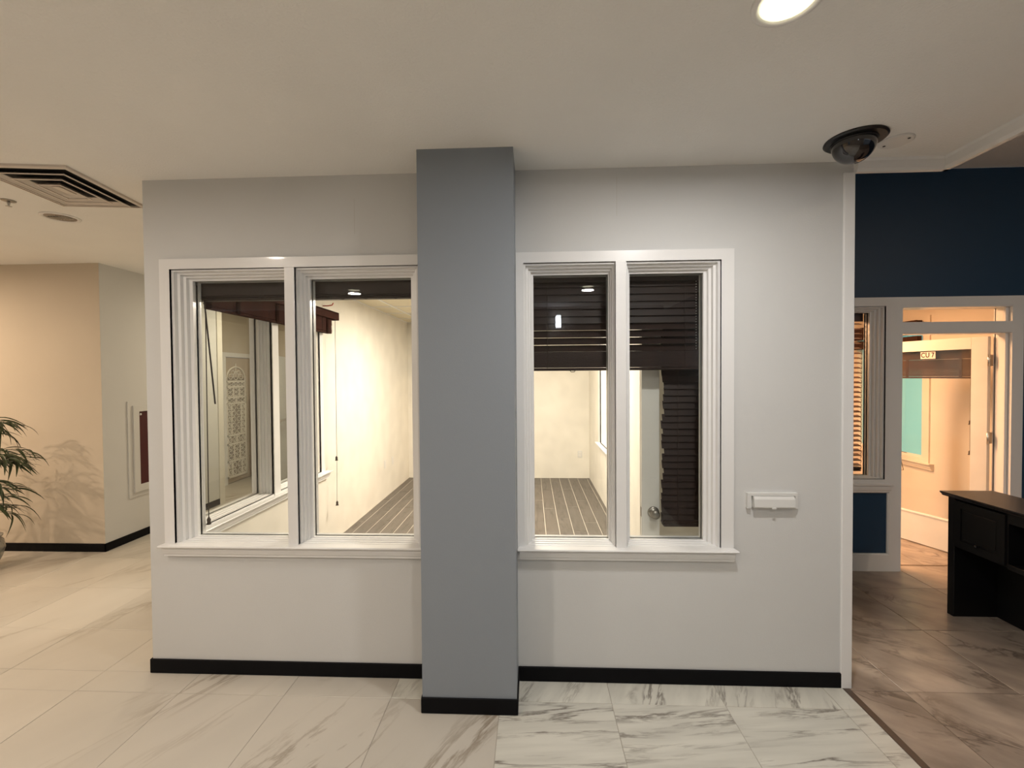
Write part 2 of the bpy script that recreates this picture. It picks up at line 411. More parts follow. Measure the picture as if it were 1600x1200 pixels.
def sill(mb, x0, x1, ztop, P):
    """stool with a stepped apron; profile in (depth, z)"""
    pr = [(0.0, 0), (-0.062, 0), (-0.066, -0.006), (-0.062, -0.012), (-0.040, -0.014), (-0.042, -0.030), (-0.036, -0.052), (-0.028, -0.060), (-0.028, -0.070), (0.0, -0.072)]
    n = len(pr)
    vs = [P(x0+ (0.010 if d > -0.05 else 0), d, ztop+z) for d, z in pr] + [P(x1-(0.010 if d > -0.05 else 0), d, ztop+z) for d, z in pr]
    mb.add(vs, [tuple(range(n)), tuple(range(n, 2*n))] + [(i, (i+1) % n, n+(i+1) % n, n+i) for i in range(n)])
def window(name, label, plane, sgn, face, wall_th, u0, u1, z0, z1, panes, side=0.06, sill_u=None, back=True, glassm=None, moulds=0.04):
    """u0..u1,z0..z1 outer casing; panes: list of (outer rect, inner rect)."""
    g = glassm or glass
    def P(u, d, z): return (u, face+sgn*d, z) if plane == 'Y' else (face+sgn*d, u, z)
    c = P((u0+u1)/2, 0, z0)
    r = empty(name, c, label, 'window', kind='structure')
    mb = MB()
    board(mb, u0, u1, z0, z1, [p[0] for p in panes], P, -0.018, 0.0)
    mb.build('casing', white, r)
    mb = MB()
    for o, i in panes: recess(mb, o, i, P)
    # solid core between the mouldings
    mb.build('moulding', white, r)
    for k in range(len(panes)-1):
        a = panes[k][0][1]; b = panes[k+1][0][0]
        ia, ib = panes[k][1][1], panes[k+1][1][0]
        m2 = MB(); p, q = P(a, -0.024, z0+0.05), P(b, 0.0, panes[k][0][3]); m2.box(p[0], q[0], p[1], q[1], p[2], q[2], c=0.002)
        p, q = P(ia+0.0015, 0.0705, panes[k][1][2]), P(ib-0.0015, wall_th+0.0, panes[k][1][3]); m2.box(p[0], q[0], p[1], q[1], p[2], q[2])
        m2.build('mullion', white, r)
    if sill_u:
        m2 = MB(); sill(m2, sill_u[0], sill_u[1], z0+0.072, P); m2.build('sill', white, r)
    if back:   # casing on the far face of the wall
        mb = MB()
        t = wall_th
        board(mb, u0, u1, z0+0.02, z1, [(p[1][0], p[1][1], p[1][2], p[1][3]) for p in panes], P, t, t+0.018)
        mb.build('inner_casing', white, r)
        # reveal liners
        mb = MB()
        for o, i in panes: recess(mb, i, (i[0], i[1], i[2], i[3]), P, [(0, 0.09), (0, t+0.001)])
        mb.build('reveal', white, r)
    for o, i in panes:
        p, q = P(i[0]-0.004, 0.078, i[2]-0.004), P(i[1]+0.004, 0.082, i[3]+0.004)
        MB().box(p[0], q[0], p[1], q[1], p[2], q[2]).build('pane', g, r)
    return r
window('window_1', 'left front double window with fluted white casing, beside the grey pillar', 'Y', 1, YF, 0.115, -2.117, -0.568, 0.695, 2.396,
       [((-2.057, -1.385, 0.765, 2.338), (-1.985, -1.432, 0.780, 2.287)), ((-1.328, -0.625, 0.765, 2.338), (-1.283, -0.688, 0.780, 2.287))],
       sill_u=(-2.125, -0.567))
window('window_2', 'right front double window with fluted white casing and lowered dark blind', 'Y', 1, YF, 0.115, -0.082, 1.098, 0.695, 2.396,
       [((-0.040, 0.462, 0.765, 2.338), (0.015, 0.436, 0.780, 2.287)), ((0.520, 1.030, 0.765, 2.338), (0.556, 0.965, 0.780, 2.287))],
       sill_u=(-0.081, 1.108))

# ------------------------------------------------------------------ glazed middle room
XL, XLo, XR, YE, HM = -2.082, -2.207, 0.957, 7.48, 2.62
wall('wall_room_left', 'X', YB, 8.2, XLo-0.003, XL, 0, H, [(2.66, 4.26, 0.76, 2.34)], paint_room, 'left wall of the glazed room with an interior window')
wall('wall_room_back', 'Y', XL, 1.08, YE, YE+0.12, 0, H, [], paint_room, 'cream back wall of the glazed room')
wall('wall_room_right', 'X', 4.12, YE, XR, XR+0.12, 0, H, [(4.75, 6.20, 0.76, 2.34)], paint_room, 'right wall of the glazed room')
wall('wall_room_side', 'X', YB, 4.0, 1.62, 1.73, 0, HR, [(2.77, 3.72, 0, 2.05)], paint_room, 'side wall with the doorway beside the right window')
window('window_3', 'interior window in the left wall of the glazed room', 'X', -1, XL, 0.125, 2.64, 4.364, 0.70, 2.40,
       [((2.685, 3.487, 0.785, 2.34), (2.72, 3.455, 0.80, 2.29)), ((3.575, 4.300, 0.785, 2.34), (3.61, 4.25, 0.80, 2.29))], sill_u=(2.62, 4.45))
window('window_4', 'interior window in the right wall of the glazed room', 'X', 1, XR, 0.12, 4.62, 6.33, 0.70, 2.40,
       [((4.76, 5.44, 0.785, 2.34), (4.80, 5.40, 0.80, 2.29)), ((5.50, 6.19, 0.785, 2.34), (5.54, 6.14, 0.80, 2.29))], sill_u=(4.58, 6.36))
# drop ceiling: grid and boards
ce = tag(B(XL, 1.62, YB, YE, HM+0.02, HM+0.03).build('ceiling', black), 'suspended tile ceiling of the glazed room', 'ceiling', kind='structure')
gx = [-1.775+0.6*k for k in range(-1, 6)]+[1.615]; gy = [5.135-0.6*5+0.6*k for k in range(0, 10)]
mb = MB()
for x in gx[1:-1]: mb.box(x-0.012, x+0.012, YB, YE, HM-0.006, HM+0.012)
for y in gy[1:]:
    if y < YE: mb.box(XL, 1.6, y-0.012, y+0.012, HM-0.0055, HM+0.0115)
mb.box(XL, XL+0.02, YB, YE, HM-0.006, HM+0.01); mb.box(XL, XR, YE-0.02, YE, HM-0.006, HM+0.01)
mb.build('grid', white, ce)
tiles(ce, 'ceiling_tile', XL+0.004, 1.6, YB+0.004, YE-0.004, HM+0.002, 0.016, ctile, gx, gy, gap=0.012)
# troffer that lights the room
def troffer(x, y, z, label, col):
    r = empty('ceiling_light', (x, y, z), label, 'light')
    mb = MB(); board(mb, x-0.62, x+0.62, y-0.33, y+0.33, [(x-0.58, x+0.58, y-0.29, y+0.29)], lambda u, d, v: (u, v, z+d), 0.0, 0.02)
    mb.build('frame', white, r)
    B(x-0.58, x+0.58, y-0.29, y+0.29, z-0.001, z+0.006).build('diffuser', col, r)
troffer(-0.35, 5.1, 2.592, 'flat white troffer light in the glazed room ceiling', mat('diffuser_warm', (1, 1, 1), 0.6, emit=(1.0, 0.87, 0.66), estr=2.0))

# outlets
def outlet(x, y, z, nx, ny, label, grp):
    r = empty('wall_outlet', (x, y, z), label, 'outlet', grp)
    if nx: B(x, x+0.006*nx, y-0.036, y+0.036, z-0.057, z+0.057, c=0.002).build('cover_plate', plastic, r)
    else: B(x-0.036, x+0.036, y, y+0.006*ny, z-0.057, z+0.057, c=0.002).build('cover_plate', plastic, r)
    for dz in (-0.024, 0.024):
        if nx: B(x+0.005*nx, x+0.009*nx, y-0.017, y+0.017, z+dz-0.014, z+dz+0.014, c=0.001).build('socket', paper, r)
        else: B(x-0.017, x+0.017, y+0.005*ny, y+0.009*ny, z+dz-0.014, z+dz+0.014, c=0.001).build('socket', paper, r)
outlet(XL, 6.25, 0.475, 1, 0, 'white outlet plate on the room left wall, the nearer of two', 'outlets')
outlet(XL, 6.60, 0.46, 1, 0, 'white outlet plate on the room left wall, the farther of two', 'outlets')
outlet(0.80, YE, 0.40, 0, -1, 'white outlet plate low on the back wall of the room', 'outlets')

# ------------------------------------------------------------------ blinds
def blind(name, label, axis, u0, u1, d, ztop, zbot, m, valance=0.07, pitch=0.044, tilt=0.0, gap=0.0, stackslats=4, jag=0.0, sgn=1, parent_loc=None, valance_d=0.05, thick=0.003, grp=None, cat='blind', vproud=0.0, loose=0, ladders=(0.12, 0.88)):
    """venetian blind. axis 'X': slats run along X at depth y=d; axis 'Y': along Y at x=d. sgn: side of the viewer (-1 = towards -axis)"""
    def bx(mb, a0, a1, e0, e1, z0, z1, c=0.0):
        if axis == 'X': mb.box(a0, a1, e0, e1, z0, z1, c=c)
        else: mb.box(e0, e1, a0, a1, z0, z1, c=c)
        return mb
    loc = parent_loc or ((u0+u1)/2 if axis == 'X' else d, d if axis == 'X' else (u0+u1)/2, zbot)
    r = empty(name, loc, label, cat, grp)
    bx(MB(), u0, u1, d-0.028, d+0.028, ztop-0.045, ztop).build('headrail', m, r)
    if valance: bx(MB(), u0-vproud, u1+vproud, d-0.034*1 if sgn < 0 else d+0.024, d-0.024 if sgn < 0 else d+0.034, ztop-valance, ztop+0.004, c=0.003).build('valance', m, r)
    bx(MB(), u0, u1, d-0.026, d+0.026, zbot, zbot+0.016, c=0.004).build('bottom_rail', m, r)
    z = zbot+0.018; k = 0
    for i in range(stackslats):
        j0 = random.uniform(-jag, jag)
        bx(MB(), u0+j0, u1+j0, d-0.025, d+0.025, z, z+0.0059).build('slat', m, r); z += 0.0062
    z += pitch*0.45
    while z < ztop-0.05:
        mb = MB(); j0 = random.uniform(-jag, jag); t = (tilt if k >= loose else 0.86+0.05*k) + random.uniform(-0.02, 0.02)
        bx(mb, u0+j0, u1+j0, d-0.025, d+0.025, z, z+thick)
        ctr = ((u0+u1)/2, d, z) if axis == 'X' else (d, (u0+u1)/2, z)
        mb.rot(0, ctr, axis, t)
        mb.build('slat', m, r); z += pitch; k += 1
    for f_ in ladders:
        u = u0+(u1-u0)*f_
        for e in (-0.027, 0.027):
            mb = MB()
            if axis == 'X': mb.tube([(u, d+e, zbot+0.01), (u, d+e, ztop-0.04)], 0.0011, 4)
            else: mb.tube([(d+e, u, zbot+0.01), (d+e, u, ztop-0.04)], 0.0011, 4)
            mb.build('ladder_cord', cordm, r)
    return r
# raised blind of the left front window
b1 = blind('window_blind', 'dark brown raised blind at the top of the left front window', 'X', -2.045, -0.60, 2.665, 2.335, 2.185, darkbrown, valance=0.125, stackslats=12, sgn=-1, pitch=0.2)
mb = MB(); mb.tube([(-1.965, 2.635, 2.19), (-1.968, 2.635, 1.5), (-1.971, 2.635, 0.86)], 0.0030, 5); mb.build('pull_cord', cordm, b1)
MB().lathe([(0.004, 0.045), (0.011, 0.03), (0.009, 0.012), (0.014, 0.0)], (-1.971, 2.635, 0.825), seg=12).build('cord_tassel', cordm, b1)
MB().tube([(-1.968, 2.63, 2.185), (-1.913, 2.63, 1.56)], 0.0048, 6).build('tilt_wand', cordm, b1)
for x in (-1.12, -0.98, -0.80):
    MB().tube([(x-0.012, 2.648, 2.196), (x-0.012, 2.642, 2.186), (x, 2.642, 2.180), (x+0.008, 2.642, 2.188)], 0.002, 5).build('hold_down_clip', darkmetal, b1)
# lowered blind of the right front window
b2 = blind('window_blind', 'dark brown blind lowered half way behind the right front window', 'X', -0.03, 1.015, 2.663, 2.335, 1.745, darkbrown, valance=0.075, stackslats=15, sgn=-1, pitch=0.0425, tilt=1.25, thick=0.003, loose=4)
MB().tube([(0.222, 2.648, 1.752), (0.235, 2.645, 1.738), (0.252, 2.645, 1.738), (0.262, 2.648, 1.750)], 0.0022, 5).build('cord_loop', cordm, b2)
mb = MB()
for k in range(30): mb.box(0.953, 0.957, 2.640, 2.644, 1.85+k*0.0155, 1.855+k*0.0155)
mb.build('bead_chain', chrome, b2)
# red-brown blind of the interior left window
b3 = blind('window_blind', 'red-brown raised blind over the interior window of the left wall', 'Y', 2.725, 4.42, XL+0.062, 2.36, 2.150, redbrown, valance=0.0, stackslats=28, sgn=1, pitch=0.3, jag=0.012)
mb = B(XL+0.10, XL+0.115, 2.715, 4.53, 2.295, 2.372, c=0.004); mb.box(XL+0.0, XL+0.115, 4.515, 4.53, 2.295, 2.372)
mb.box(XL, XL+0.115, 2.715, 4.53, 2.360, 2.372); mb.build('valance', redbrown, b3)
for y in (2.98, 3.45, 3.90, 4.32):
    mb = B(XL+0.090, XL+0.094, y-0.018, y+0.018, 2.150, 2.30); mb.build('ladder_tape', tape_m, b3)
MB().tube([(XL+0.09, 4.49, 2.36), (XL+0.09, 4.485, 0.90)], 0.0022, 5).build('pull_cord', cordm, b3)
MB().tube([(XL+0.09, 4.485, 0.90), (XL+0.09, 4.475, 0.44)], 0.0018, 5).build('pull_cord', cordm, b3)
for z in (0.865, 0.405):
    MB().lathe([(0.004, 0.045), (0.012, 0.03), (0.010, 0.012), (0.016, 0.0)], (XL+0.09, 4.478, z), seg=12).build('cord_tassel', cordm, b3)
MB().tube([(XL+0.0, 4.42, 2.43), (XL+0.05, 4.43, 2.432), (XL+0.085, 4.44, 2.44), (XL+0.095, 4.445, 2.462)], 0.006, 6).build('valance_hook', mat('red_plastic', (0.5, 0.05, 0.02), 0.4), b3)

# ------------------------------------------------------------------ glazed door of the middle room, standing open behind the right window
def knobset(r, x, y, z, s, m=nickel):
    a = MB().lathe([(0.0, 0.0), (0.036, 0.0), (0.035, 0.006), (0.028, 0.010), (0.013, 0.012), (0.012, 0.030), (0.022, 0.036), (0.028, 0.046), (0.027, 0.056), (0.018, 0.063), (0.0, 0.065)], (0, 0, 0), axis='Y', seg=24)
    a.v = [(vx+x, y+s*vy, vz+z) for vx, vy, vz in a.v]
    a.build('door_knob', m, r)
d1 = empty('door_1', (1.605, 2.775, 0.0), 'open glazed white door with brown blind behind the right window', 'door', kind='structure')
mb = MB(); x1, x0, yl0, yl1 = 1.60, 0.675, 2.775, 2.815
mb.box(x0, x0+0.108, yl0, yl1, 0.012, 2.035, c=0.002); mb.box(x1-0.108, x1, yl0, yl1, 0.012, 2.035, c=0.002)
mb.build('stile', white_door, d1)
B(x0+0.108, x1-0.108, yl0, yl1, 0.012, 0.30).build('bottom_rail', white_door, d1)
B(x0+0.108, x1-0.108, yl0, yl1, 1.92, 2.035).build('top_rail', white_door, d1)
B(x0+0.105, x1-0.105, 2.793, 2.797, 0.29, 1.93).build('pane', glass, d1)
knobset(d1, 0.745, yl0, 0.872, -1); knobset(d1, 0.745, yl1, 0.872, 1)
B(x0-0.001, x0+0.001, 2.783, 2.807, 0.84, 0.90).build('latch_plate', nickel, d1)
for z in (0.25, 1.05, 1.82): MB().lathe([(0.008, -0.045), (0.008, 0.045)], (1.606, 2.772, z), seg=10).build('hinge', chrome, d1)
b4 = blind('window_blind', 'dark brown closed blind hanging on the open glazed door', 'X', x0+0.118, x1-0.105, 2.748, 1.99, 0.80, darkbrown, valance=0.06, stackslats=3, sgn=-1, pitch=0.040, tilt=1.25, jag=0.010)

# ------------------------------------------------------------------ reception: navy wall, office window, panel and doorway
YN = 4.002
wn = wall('wall_navy', 'Y', 1.73, 7.2, YN, YN+0.12, 0, HR, [(2.15, 3.045, 0.755, 2.285), (3.16, 4.095, -0.01, 2.285)], navy, 'navy blue reception wall with a doorway')
wall('wall_alcove', 'Y', XR, 1.73, YN, YN+0.12, 0, H, [], paint_room, 'cream alcove wall behind the open glazed door')
def Pn(u, d, z): return (u, YN+d, z)
fr2 = empty('trim_4', (3.1, YN, 0.0), 'white door and window surround on the navy wall', 'trim', kind='structure')
mb = MB(); board(mb, 2.02, 4.168, 0.0, 2.365, [(2.15, 3.041, 0.80, 2.290), (2.10, 3.080, 0.142, 0.690), (3.165, 4.075, -0.01, 2.055), (3.165, 4.075, 2.150, 2.290)], Pn, -0.020, 0.0)
mb.build('casing', white, fr2)
mb = MB(); recess(mb, (2.15, 3.041, 0.80, 2.290), (2.20, 2.968, 0.812, 2.248), Pn); mb.build('moulding', white, fr2)
mb = MB(); sill(mb, 2.0, 3.092, 0.762+0.0, lambda u, d, z: (u, YN-0.016+d*0.6, z)); mb.build('sill', white, fr2)
mb = MB(); recess(mb, (2.10, 3.080, 0.142, 0.690), (2.11, 3.070, 0.152, 0.680), Pn, [(0, -0.020), (1, -0.012), (1, 0.0)]); mb.build('panel_moulding', white, fr2)
# doorway lining, stops, transom bar
mb = B(3.165, 3.180, YN-0.018, YN+0.128, 0, 2.29); mb.box(4.078, 4.095, YN-0.018, YN+0.128, 0, 2.29); mb.box(3.18, 4.078, YN-0.018, YN+0.128, 2.275, 2.29)
mb.box(4.062, 4.079, YN+0.03, YN+0.075, 0, 2.05); mb.box(3.180, 3.195, YN+0.03, YN+0.075, 0, 2.05)
mb.box(4.050, 4.079, YN+0.01, YN+0.026, 0, 2.275, c=0.002)
mb.build('jamb', white, fr2)
B(3.165, 4.080, YN-0.012, YN+0.12, 2.050, 2.152, c=0.003).build('transom_bar', white, fr2)
B(3.175, 4.085, YN+0.058, YN+0.062, 2.15, 2.28).build('pane', glass, fr2)
B(2.195, 2.972, YN+0.078, YN+0.082, 0.808, 2.252).build('pane', glass, fr2)
mb = MB(); board(mb, 2.02, 4.20, 0.0, 2.365, [(2.20, 2.968, 0.812, 2.248), (3.18, 4.078, -0.01, 2.275)], Pn, 0.12, 0.138); mb.build('inner_casing', white, fr2)
mb = MB(); recess(mb, (2.20, 2.968, 0.812, 2.248), (2.20, 2.968, 0.812, 2.248), Pn, [(0, 0.09), (0, 0.135)]); mb.build('reveal', white, fr2)
mb = B(3.18, 4.078, YN+0.105, YN+0.122, 0.0, 0.002); tag(mb.build('trim_5', grout_brown), 'dark threshold strip in the office doorway', 'trim', kind='structure')
b5 = blind('window_blind', 'brown open-slat blind in the office window beside the doorway', 'X', 2.205, 2.962, YN+0.17-0.0, 2.25, 0.835, midbrown, valance=0.072, stackslats=3, sgn=-1, pitch=0.0437, tilt=0.30)
MB().tube([(2.80, YN+0.135, 2.2), (2.80, YN+0.135, 1.40)], 0.0018, 5).build('pull_cord', cordm, b5)
MB().lathe([(0.004, 0.04), (0.010, 0.03), (0.008, 0.012), (0.016, 0.0)], (2.80, YN+0.135, 1.36), seg=10).build('cord_tassel', cordm, b5)
mb = MB()
for k in range(30): mb.tube([(2.947, YN+0.138, 2.12-k*0.042), (2.952, YN+0.134, 2.10-k*0.042), (2.947, YN+0.138, 2.085-k*0.042)], 0.0022, 4)
mb.build('tape_edge', midbrown, b5)

# office shell
XO = 4.45
wall('wall_office_right', 'X', YN+0.12, 7.5, XO, XO+0.1, 0, 2.75, [(5.28, 6.30, 0.73, 2.25)], paint_office, 'right wall of the orange-lit office')
wall('wall_office_back', 'Y', 1.08, XO+0.1, 7.5, 7.6, 0, 2.75, [], paint_office, 'back wall of the orange-lit office')
tag(B(1.077, XO+0.1, YN+0.12, 7.5, 2.62, 2.75).build('ceiling', ctile), 'office ceiling', 'ceiling', kind='structure')
troffer(2.6, 5.0, 2.592, 'flat troffer light in the office ceiling', mat('diffuser_orange', (1, 1, 1), 0.6, emit=(1.0, 0.70, 0.40), estr=2.0))
# teal lit window
r = empty('window_5', (XO, 5.8, 0.62), 'teal lit window in the right wall of the office', 'window', kind='structure')
def Po(u, d, z): return (XO+d, u, z)
mb = MB(); board(mb, 5.19, 6.40, 0.68, 2.36, [(5.28, 6.30, 0.745, 2.27)], Po, -0.018, 0.0); mb.build('casing', paint_office, r)
mb = MB(); recess(mb, (5.28, 6.30, 0.745, 2.27), (5.30, 6.28, 0.765, 2.25), Po, [(0, -0.018), (0.5, 0.0), (1, 0.02), (1, 0.05)]); mb.build('moulding', paint_office, r)
mb = MB(); sill(mb, 5.13, 6.44, 0.70, Po); mb.build('sill', paint_office, r)
B(XO+0.046, XO+0.05, 5.29, 6.29, 0.755, 2.26).build('pane', teal, r)
b6 = blind('window_blind', 'dark brown raised blind above the teal office window', 'Y', 5.27, 6.30, XO-0.06, 2.31, 2.03, deepbrown, valance=0.16, stackslats=14, sgn=-1, pitch=0.3)
pts = [(XO-0.10, 5.42, 2.03), (XO-0.10, 5.50, 1.5), (XO-0.10, 5.56, 0.99)]
MB().tube(pts, 0.0035, 5).build('pull_cord', cordm, b6)
mb = MB(); mb.tube([(XO-0.10, 5.56, 0.99), (XO-0.10, 5.64, 0.94), (XO-0.10, 5.60, 1.02), (XO-0.10, 5.52, 0.93), (XO-0.10, 5.46, 0.70), (XO-0.10, 5.42, 0.58), (XO-0.10, 5.58, 0.55), (XO-0.10, 5.62, 0.62), (XO-0.10, 5.56, 0.90), (XO-0.10, 5.54, 0.97)], 0.0035, 5)
mb.tube([(XO-0.10, 5.66, 0.80), (XO-0.10, 5.38, 0.79)], 0.0035, 5); mb.build('cord_tangle', cordm, b6)

# office door leaf (hinged at the right jamb, swung inwards)
ang = math.atan2(0.945, -0.327)
hx, hy = 4.068, 4.150
d2 = empty('door_2', (hx, hy, 0.0), 'open glazed office door lettered with a unit number', 'door', kind='structure', rz=ang)
# local: +x runs along the leaf from the hinge, +y faces the camera side
T = 0.04; Wd = 0.88
def loc(o): return o
mb = B(0, 0.118, 0, T, 0.012, 2.035, c=0.002); mb.box(Wd-0.115, Wd, 0, T, 0.012, 2.035, c=0.002); mb.build('stile', white_door, d2)
B(0.118, Wd-0.115, 0, T, 1.93, 2.035).build('top_rail', white_door, d2)
mb = B(0.118, Wd-0.115, 0, T, 0.012, 0.30); mb.box(0.118, Wd-0.115, -0.006, T+0.006, 0.30, 0.318, c=0.003); mb.build('bottom_rail', white_door, d2)
B(0.115, Wd-0.112, 0.018, 0.022, 0.315, 1.935).build('pane', glass, d2)
for z in (0.25, 1.133, 1.822):
    mb = MB().lathe([(0.009, -0.05), (0.009, 0.05)], (-0.008, T+0.004, z), seg=10); mb.box(-0.005, -0.002, -0.035, T-0.004, z-0.05, z+0.05); mb.build('hinge', chrome, d2)
mb = MB().lathe([(0.0, 0), (0.03, 0), (0.03, 0.008), (0.012, 0.012), (0.012, 0.03), (0.026, 0.038), (0.026, 0.055), (0, 0.062)], (0, 0, 0), axis='Y', seg=20)
mb.v = [(x+Wd-0.06, y+T, z+0.92) for x, y, z in mb.v]; mb.build('door_knob', nickel, d2)
# lettered cards
def text_obj(s, size, ext, m, parent, at_, ux, uy, name='lettering'):
    cu = bpy.data.curves.new(name, 'FONT'); cu.body = s; cu.size = size; cu.extrude = ext; cu.align_x = 'CENTER'; cu.align_y = 'CENTER'; cu.offset = 0.0018
    to = bpy.data.objects.new(name, cu); C.objects.link(to)
    dg = bpy.context.evaluated_depsgraph_get(); me = bpy.data.meshes.new_from_object(to.evaluated_get(dg))
    bpy.data.objects.remove(to)
    ux, uy = Vector(ux), Vector(uy); uz = ux.cross(uy)
    M = Matrix((ux, uy, uz)).transposed().to_4x4(); M.translation = Vector(at_)
    me.transform(M); me.materials.clear(); me.materials.append(m)
    o = bpy.data.objects.new(name, me); C.objects.link(o); o.parent = parent
    return o
sx, sz = 0.46, 1.887
for ch, dx in (('C', 0.042), ('U', 0.004), ('7', -0.040)):
    pl = B(sx+dx-0.021, sx+dx+0.021, 0.0225, 0.0245, sz-0.034, sz+0.034).build('unit_card', paper, d2)
    t = text_obj(ch, 0.066, 0.0006, ink, d2, (sx+dx, 0.0255, sz), (-0.72, 0, 0), (0, 0, 1))
# blind on the far side of the leaf
mb = MB(); LOCAL_blind = empty('window_blind', (hx, hy, 0.0), 'brown raised blind behind the glass of the office door', 'blind', rz=ang)
b7 = LOCAL_blind
B(0.11, 0.79, -0.065, -0.01, 1.90, 1.945).build('headrail', deepbrown, b7)
B(0.10, 0.80, -0.012, -0.006, 1.845, 1.950, c=0.002).build('valance', deepbrown, b7)
B(0.11, 0.79, -0.062, -0.010, 1.660, 1.678, c=0.003).build('bottom_rail', deepbrown, b7)
for k in range(22): B(0.11+random.uniform(-.003, .003), 0.79, -0.061, -0.011, 1.681+k*0.0074, 1.688+k*0.0074).build('slat', deepbrown, b7)
for x in (0.22, 0.66): B(x-0.012, x+0.012, -0.010, -0.0085, 1.66, 1.845).build('ladder_tape', deepbrown, b7)
mb = MB(); mb.tube([(0.155, -0.03, 1.66), (0.155, -0.03, 0.97)], 0.0022, 5); mb.build('pull_cord', cordm, b7)
for z in (1.235, 0.955): MB().lathe([(0.004, 0.04), (0.010, 0.03), (0.009, 0.012), (0.015, 0.0)], (0.155, -0.03, z), seg=10).build('cord_tassel', cordm, b7)

# ------------------------------------------------------------------ desk
dk = empty('desk', (3.12, 2.5, 0), 'black wooden desk with a drawer panel and open cubby in the reception', 'desk')
xf, xb, ye, yn, zt = 2.956, 3.272, 3.30, 1.70, 0.87
mb = MB().prism([(xf-0.028, zt), (xf-0.028, zt-0.008), (xf-0.014, zt-0.022), (xf-0.010, zt-0.030), (xb+0.01, zt-0.030), (xb+0.02, zt-0.012), (xb+0.02, zt)], 'Y', ye+0.035, yn-0.03)
mb.build('desktop', blackwood_top, dk)
for (a, b_) in ((ye-0.05, ye), (yn, yn+0.05)):
    mb = B(xf, xb, a, b_, 0.0, zt-0.03, c=0.003); mb.build('end_panel', blackwood, dk)
B(xb-0.022, xb, yn+0.05, ye-0.05, 0.002, zt-0.03).build('back_panel', blackwood, dk)
yc0, yc1 = 2.915, 3.25     # drawer case
B(xf+0.012, xb-0.022, yn+0.05, ye-0.05, 0.495, 0.512).build('shelf', blackwood, dk)
B(xf+0.010, xb-0.022, yc0-0.012, yc0+0.006, 0.512, zt-0.03).build('divider', blackwood, dk)
mb = B(xf+0.006, xf+0.020, yc0, yc1, 0.505, 0.825)
board(mb, yc0, yc1, 0.505, 0.825, [(yc0+0.045, yc1-0.045, 0.555, 0.778)], lambda u, d, z: (xf+d, u, z), -0.002, 0.007)
mb.box(xf+0.001, xf+0.007, yc0+0.060, yc1-0.060, 0.570, 0.763, c=0.002)
dr = mb.build('drawer', blackwood, dk)
mb = MB().lathe([(0.004, 0), (0.004, 0.012), (0.010, 0.016), (0.010, 0.022), (0, 0.025)], (0, 0, 0), axis='X', seg=14)
mb.v = [(xf-0.002-x, y+3.08, z+0.56) for x, y, z in mb.v]; mb.build('knob', darkmetal, dr)
B(xf+0.004, xf+0.02, yn+0.05, yc0-0.012, 0.775, zt-0.03).build('apron', blackwood, dk)
B(xf+0.004, xf+0.02, yn+0.05, yc0-0.012, 0.488, 0.520, c=0.002).build('shelf_edge', blackwood, dk)
# ------------------------------------------------------------------ wall box on the front wall
r = empty('wall_box', (1.30, YF, 1.03), 'white plastic flip-cover wall box right of the right window', 'wall box')
x0, x1, z0, z1 = 1.169, 1.436, 0.988, 1.071
mb = MB(); board(mb, x0, x1, z0, z1, [(x0+0.020, x1-0.014, z0-0.001, z1-0.014)], lambda u, d, z: (u, YF+d, z), -0.022, 0.0)
mb.box(x0+0.02, x1-0.014, YF-0.006, YF, z0, z1-0.01); mb.build('frame', plastic, r)
mb = MB().prism([(YF-0.006, z1-0.016), (YF-0.026, z1-0.016), (YF-0.036, z1-0.030), (YF-0.040, z0+0.012), (YF-0.036, z0+0.006), (YF-0.006, z0+0.010)], 'X', x0+0.030, x1-0.022)
mb.build('flip_cover', plastic, r)
B(1.292, 1.312, YF-0.044, YF-0.034, z0+0.002, z0+0.010, c=0.001).build('lift_tab', plastic, r)

# ------------------------------------------------------------------ ceiling fittings
def downlight(x, y, lit, label, r0=0.075):
    g = empty('recessed_light', (x, y, H), label, 'light', 'recessed ceiling lights')
    MB().lathe([(r0, 0.004), (r0, -0.004), (r0+0.012, -0.010), (r0+0.022, -0.006), (r0+0.024, 0.001)], (x, y, H), seg=40).build('trim_ring', white, g)
    # shallow reflector dish built below the ceiling skin
    m = reflector if lit else lampoff
    prof = [(r0, -0.004), (r0*0.9, -0.0030), (r0*0.6, -0.0022), (0.02, -0.0015)]
    MB().lathe(prof, (x, y, H), seg=40).build('reflector', m, g)
    if lit:
        MB().lathe([(r0*0.92, -0.0050), (r0*0.5, -0.0040), (0.0, -0.0040)], (x, y, H), seg=40).build('lamp', lampglow, g)
    else:
        for k in range(7):
            a = -1.1+k*0.35
            MB().box(x+r0*0.8*math.sin(a)-0.004, x+r0*0.8*math.sin(a)+0.004, y-0.03, y+0.03, H-0.008, H-0.003).build('fin', chrome, g)
downlight(0.785, 1.415, True, 'lit recessed ceiling light cut by the top edge of the frame', 0.078)
downlight(0.73, -0.62, True, 'lit recessed ceiling light behind the camera on the right')
downlight(-2.3, -0.62, True, 'lit recessed ceiling light behind the camera on the left')
downlight(-3.285, 3.02, False, 'unlit recessed ceiling light beside the square air vent', 0.085)
downlight(-6.1, 3.1, True, 'lit recessed ceiling light above the potted palm')

